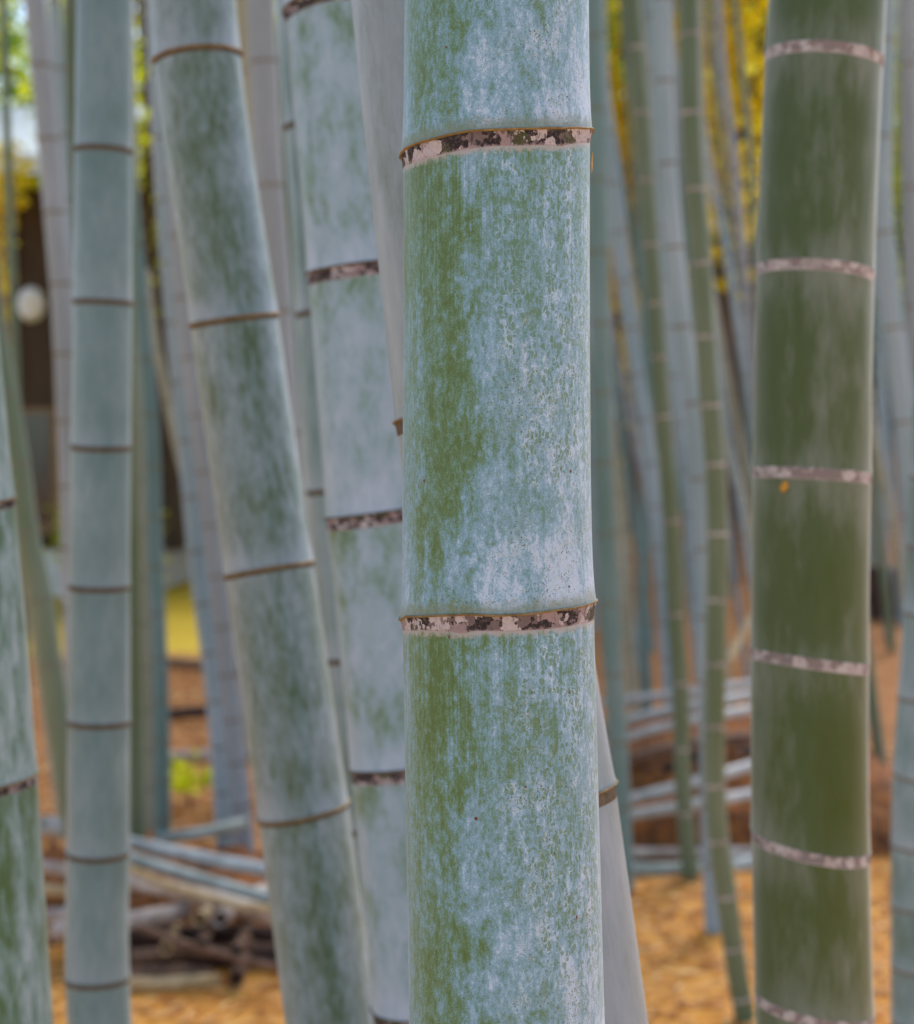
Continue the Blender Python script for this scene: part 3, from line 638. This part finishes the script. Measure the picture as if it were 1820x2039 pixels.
# scattered dry leaves on the floor of the grove
n = 26000
r_ = np.random.default_rng(11)
y = 3.5 + r_.power(1.4, n) * 9; x = (r_.uniform(-1, 1, n)) * (.34 * y + .4)
c = np.stack([x, y, [ground_z(a, b) + .008 for a, b in zip(x, y)]], 1)
p, fs, tn = leaves(c, 1.0, .085, .018, r_)
tag(mesh('leaf_litter', p, fs, M['litter'], None, False, {'tone': tn}), 'dry yellow bamboo leaves scattered over the ground', 'leaf litter', kind='stuff')

# ------------------------------------------------------------------ hall, lantern, trees far behind
M['dark_wood'] = plain('dark_timber', srgb(52, 42, 34), srgb(96, 74, 54), 6, .7, (6, 6, .6))
M['brown_wood'] = plain('brown_timber', srgb(118, 88, 60), srgb(164, 130, 94), 6, .7, (6, 6, .6))
M['plaster'] = plain('white_plaster', srgb(206, 200, 196), srgb(228, 224, 220), 3, .8)
M['roof_metal'] = plain('pale_roof_metal', srgb(190, 194, 200), srgb(226, 228, 232), 3, .3, spec=.6)
M['pane'] = plain('dark_glass', srgb(28, 32, 40), srgb(44, 48, 58), 2, .1, bump=0, spec=.6)
M['paper'] = plain('white_paper', srgb(232, 232, 236), srgb(244, 244, 248), 5, .7)
def box(name, lo, hi, mat, parent=None, base=np.zeros(3)):
    lo = np.array(lo) - base; hi = np.array(hi) - base
    V = [(x, y, z) for x in (lo[0], hi[0]) for y in (lo[1], hi[1]) for z in (lo[2], hi[2])]
    return mesh(name, V, [(0, 1, 3, 2), (4, 6, 7, 5), (0, 4, 5, 1), (2, 3, 7, 6), (0, 2, 6, 4), (1, 5, 7, 3)], mat, parent, False)
hd = 19.6; hb = np.array([-7.0, hd, 0]); xr = W(352, 0, hd)[0]
hall = root('timber_hall', hb, 'dark timber hall with white plinth and pale metal eaves behind the stalks', 'building')
zf = lambda v: vz(v, hd)
box('plinth', (-12, hd - .12, -.1), (xr - .3, hd + 4, zf(1095)), M['plaster'], hall, hb)
box('wall', (-12, hd, zf(1095) + .002), (xr, hd + 4, 5.1), M['dark_wood'], hall, hb)
for u in (20, 128, 250, 346):
    xx = W(u, 0, hd)[0]; box('post', (xx - .09, hd - .1, zf(1095)), (xx + .09, hd + .08, 5.0), M['brown_wood' if u < 200 else 'dark_wood'], hall, hb)
for (ua, ub) in ((40, 112), (150, 236)):
    xa, xb = W(ua, 0, hd)[0], W(ub, 0, hd)[0]
    wdw = box('window', (xa, hd - .06, zf(1046)), (xb, hd + .05, zf(812)), M['brown_wood'], hall, hb)
    box('pane', (xa + .06, hd - .075, zf(1040)), (xb - .06, hd - .03, zf(822)), M['pane'], wdw, hb)
    box('sill', (xa - .05, hd - .16, zf(1062)), (xb + .05, hd - .001, zf(1046) + .01), M['brown_wood'], wdw, hb)
rv = [(-13, hd - 1.6, zf(392)), (xr + 1.0, hd - 1.6, zf(392)), (xr + 1.0, hd + 2, zf(392) + 1.3), (-13, hd + 2, zf(392) + 1.3), (-13, hd + 5.6, zf(392)), (xr + 1.0, hd + 5.6, zf(392))]
V = [np.array(q) - hb for q in rv] + [np.array(q) - hb + np.array([0, 0, .22]) for q in rv]
mesh('roof', V, [(0, 1, 2, 3), (3, 2, 5, 4), (7, 6, 9, 8), (8, 9, 10, 11), (0, 6, 7, 1), (4, 5, 11, 10), (1, 7, 8, 2), (2, 8, 11, 5), (0, 3, 9, 6), (3, 4, 10, 9)], M['roof_metal'], hall, False)
# paper lantern under the eaves
lc = W(62, 606, hd - .8)
lan = root('paper_lantern', lc, 'white oval paper lantern hanging under the eaves of the hall', 'lantern')
V = []; nr = 14
for i in range(nr):
    a = math.pi * i / (nr - 1); rr = .13 * math.sin(a) * (1 + .04 * (i % 2)) + .02
    V += [(rr * math.cos(t), rr * math.sin(t), -.2 * math.cos(a)) for t in np.linspace(0, 2 * np.pi, 20, endpoint=False)]
mesh('shade', V, grid_faces(nr, 20), M['paper'], lan)
V = [(.008 * math.cos(t), .008 * math.sin(t), z) for z in (.19, zf(392) - lc[2] + .12) for t in np.linspace(0, 6.28, 8, endpoint=False)]
mesh('cord', V, grid_faces(2, 8), M['dark_wood'], lan)

M['bark'] = plain('grey_bark', srgb(70, 56, 46), srgb(112, 94, 78), 10, .9, (1, 1, .2))
def tree(label, x, y, h, rx, rz, mat, n, seed, clumps=40, leaf=.2, group=None):
    r = np.random.default_rng(seed); gz = slope(x, y)
    rt = root('leafy_tree', (x, y, gz - .05), label, 'tree', group)
    V = []; fs = []
    def limb(a, b, ra, rb):
        a = np.array(a, float); b = np.array(b, float); T = (b - a) / np.linalg.norm(b - a); e1 = np.cross(T, [.3, .9, .1]); e1 /= np.linalg.norm(e1); e2 = np.cross(T, e1)
        i0 = len(V)
        for k in range(5):
            t = k / 4; c = a + (b - a) * t + e1 * .08 * kk * math.sin(t * 3 + a[2]); rr = ra + (rb - ra) * t
            for q in np.linspace(0, 2 * np.pi, 10, endpoint=False): V.append(c + e1 * rr * math.cos(q) + e2 * rr * math.sin(q))
        fs.extend([tuple(i + i0 for i in f) for f in grid_faces(5, 10)])
    kk = min(1, h / 5); limb((0, 0, 0), (.1 * kk, 0, h * .6), .16 * kk, .1 * kk); limb((.1 * kk, 0, h * .6), (0, .1 * kk, h * 1.0), .1 * kk, .02 * kk)
    for k in range(9):
        a = r.uniform(0, 6.28); z = h * r.uniform(.25, .7); limb((.05, 0, z), (math.cos(a) * rx * .7, math.sin(a) * rx * .7, z + h * .2), .05 * kk, .01 * kk)
    mesh('trunk', V, fs, M['bark'], rt)
    p = crown_cloud(r, n, rx, rx, rz, clumps, .2) + np.array([0, 0, h - rz * .75])
    p = p[p[:, 2] > .15]
    p, f, tn = leaves(p, .2, leaf, leaf * .5, r)
    mesh('crown', p, f, M[mat], rt, False, {'tone': tn})
gy = 'leafy trees beyond the bamboo'
tree('lime green tree beside the hall roof', -6.4, 25, 10.5, 2.2, 4.0, 'leaf_lime', 4500, 1)
tree('yellow-green tree seen in the gap right of the blue-grey stalk', -3.35, 17.0, 7.4, 1.0, 2.3, 'leaf_lime', 2000, 2)
tree('dense green tree behind the far end of the hall', -9.5, 26, 11, 4.5, 5.5, 'leaf_green', 6500, 3, leaf=.3)
tree('tall lime green tree behind the hall ridge', -3.6, 28, 11, 4.5, 5.5, 'leaf_lime', 6500, 4, leaf=.3)
tree('bright yellow tree seen just right of the white-bloomed stalk', 2.1, 20.0, 8.2, .9, 3.6, 'leaf_yellow', 3000, 5, leaf=.26)
tree('golden tree seen left of the thick green stalk', 3.5, 19.5, 8.2, .9, 2.6, 'leaf_yellow', 3000, 6, leaf=.26)
tree('slim yellow tree close behind the leaning tangle of slim stalks', 2.55, 15.5, 6.6, .75, 2.2, 'leaf_yellow', 1600, 15, 30, .2)
tree('larger golden tree standing behind the two yellow trees', 3.4, 27, 10, 3.2, 4.2, 'leaf_yellow', 5000, 7, leaf=.28)
tree('dark green tree far behind the middle of the grove', -.5, 27, 10, 3.6, 5.5, 'leaf_green', 6500, 8, leaf=.28)
tree('golden green tree behind the pale blue stalk', 7.0, 24, 9.5, 2.2, 4.5, 'leaf_lime', 8000, 9)
tree('broad green tree farthest back beyond the golden green tree', 9.5, 29, 11, 4.5, 6, 'leaf_green', 6500, 10, leaf=.3)
tree('yellow-leaved sapling in front of the dark hall wall, under the eaves', -4.55, 15.5, 4.3, .45, .9, 'leaf_yellow', 700, 14, 14, .14)
# the wood goes on behind: stalks too far off to tell apart, and undergrowth between them
r_ = np.random.default_rng(21); V = []; fs = []; TN = []
for k in range(330):
    y = r_.uniform(25, 46); x = r_.uniform(-1, 1) * (.36 * y + 3)
    if x < -1.5 and y < 31: y += 12
    rr = r_.uniform(.04, .075); ln = r_.normal(0, .035, 2); tn = r_.uniform(0, 1); h = r_.uniform(8, 12); i0 = len(V); nz_ = 5
    for i in range(nz_):
        z = h * i / (nz_ - 1) - .1 + slope(x, y)
        for q in range(6): V.append((x + ln[0] * z + rr * (1 - .06 * z) * math.cos(q * 1.047), y + ln[1] * z + rr * (1 - .06 * z) * math.sin(q * 1.047), z)); TN.append((tn, tn, tn))
    fs += [tuple(i + i0 for i in f) for f in grid_faces(nz_, 6)]
t_ = NT('distant_stalks'); M['wood'] = t_.done(t_.ramp(t_.sep(t_.attr('tone'))[0], [(0, srgb(92, 116, 108)), (.5, srgb(128, 146, 142)), (1, srgb(158, 162, 158))]), .6)
tag(mesh('distant_bamboo_wood', V, fs, M['wood'], None, True, {'tone': TN}), 'far bamboo wood closing the view behind the trees', 'wood', kind='stuff')
n = 38000; y = r_.uniform(27, 44, n); x = r_.uniform(-1, 1, n) * (.36 * y + 3); z = np.abs(r_.normal(0, 3.0, n)) * (.55 + .45 * np.sin(x * .9 + y * .6)) + .1
z = z + np.array([slope(a, b) for a, b in zip(x, y)])
p, f, tn = leaves(np.stack([x, y, z], 1), .2, .34, .16, r_)
M['under'] = leaf_material('undergrowth_leaf', [(0, srgb(52, 76, 48)), (.6, srgb(84, 108, 66)), (1, srgb(128, 138, 72))], .3)
tag(mesh('undergrowth', p, f, M['under'], None, False, {'tone': tn}), 'dim green undergrowth at the foot of the far bamboo wood', 'undergrowth', kind='stuff')
# low shrub by the hall and dark stump on the slope
tree('small fresh green shrub at the foot of the hall', -3.85, 17.6, 1.6, .5, .8, 'leaf_lime', 1500, 12, 14, .12)
q_ = W(378, 1600, 7.5)
tree('low lime green plant sprouting from brown litter behind the heap', q_[0], 7.5, .22, .22, .12, 'leaf_lime', 260, 13, 8, .06)
sp_ = W(1768, 1212, 13.5)
rr = root('tree_stump', (sp_[0], 13.5, .3), 'dark old stump on the brown slope behind thick green stalk', 'stump')
V = []
for i, (z, k) in enumerate(((-.3, 1.4), (0, 1.15), (.18, 1), (.38, .95), (.4, .8), (.36, .05))):
    V += [(.22 * k * (1 + .12 * math.sin(3 * t + i)) * math.cos(t), .22 * k * (1 + .1 * math.cos(2 * t)) * math.sin(t), z + .03 * math.sin(2 * t)) for t in np.linspace(0, 2 * np.pi, 18, endpoint=False)]
mesh('trunk', V, grid_faces(6, 18), M['cut_dark'], rr)

# ------------------------------------------------------------------ small things
def small_leaf(label, c, dirv, nrm, L, Wd, mat):
    dirv = np.array(dirv, float); dirv /= np.linalg.norm(dirv); nrm = np.array(nrm, float); nrm /= np.linalg.norm(nrm); s = np.cross(dirv, nrm)
    V = []; fs = []; n = 8
    for i in range(n):
        t = i / (n - 1); w = Wd * math.sin(math.pi * (t ** .8) * .96 + .06) * .5; b = nrm * (.12 * L * (t - .5) ** 2)
        for off in (0, .0004):
            for q in (-1, 0, 1): V.append(dirv * L * (t - .5) + s * w * q + b + nrm * (.1 * w * abs(q) + off))
    for i in range(n - 1):
        o = i * 6
        for k in (0, 1): fs += [(o + k, o + k + 1, o + k + 7, o + k + 6), (o + 3 + k, o + 9 + k, o + 10 + k, o + 4 + k)]
        fs += [(o, o + 6, o + 9, o + 3), (o + 2, o + 5, o + 11, o + 8)]
    o = mesh('dry_leaf', V, fs, mat); o.location = c
    return tag(o, label, 'leaf')
M['ochre'] = plain('ochre_leaf', srgb(190, 132, 36), srgb(214, 164, 66), 300, .6)
dgf = dG - 115 / F * dG
small_leaf('tiny ochre leaf scrap stuck on thick green stalk under a pink ring', W(1562, 968, dgf + .012), (.4, 0, 1), (-.4, -1, 0), .013, .009, M['ochre'])
small_leaf('orange shred hanging below the upper lichen ring of the white-bloomed stalk', W(1177.5, 324, dM), (.05, 0, 1), (1, -.5, 0), .014, .0025, M['ochre'])
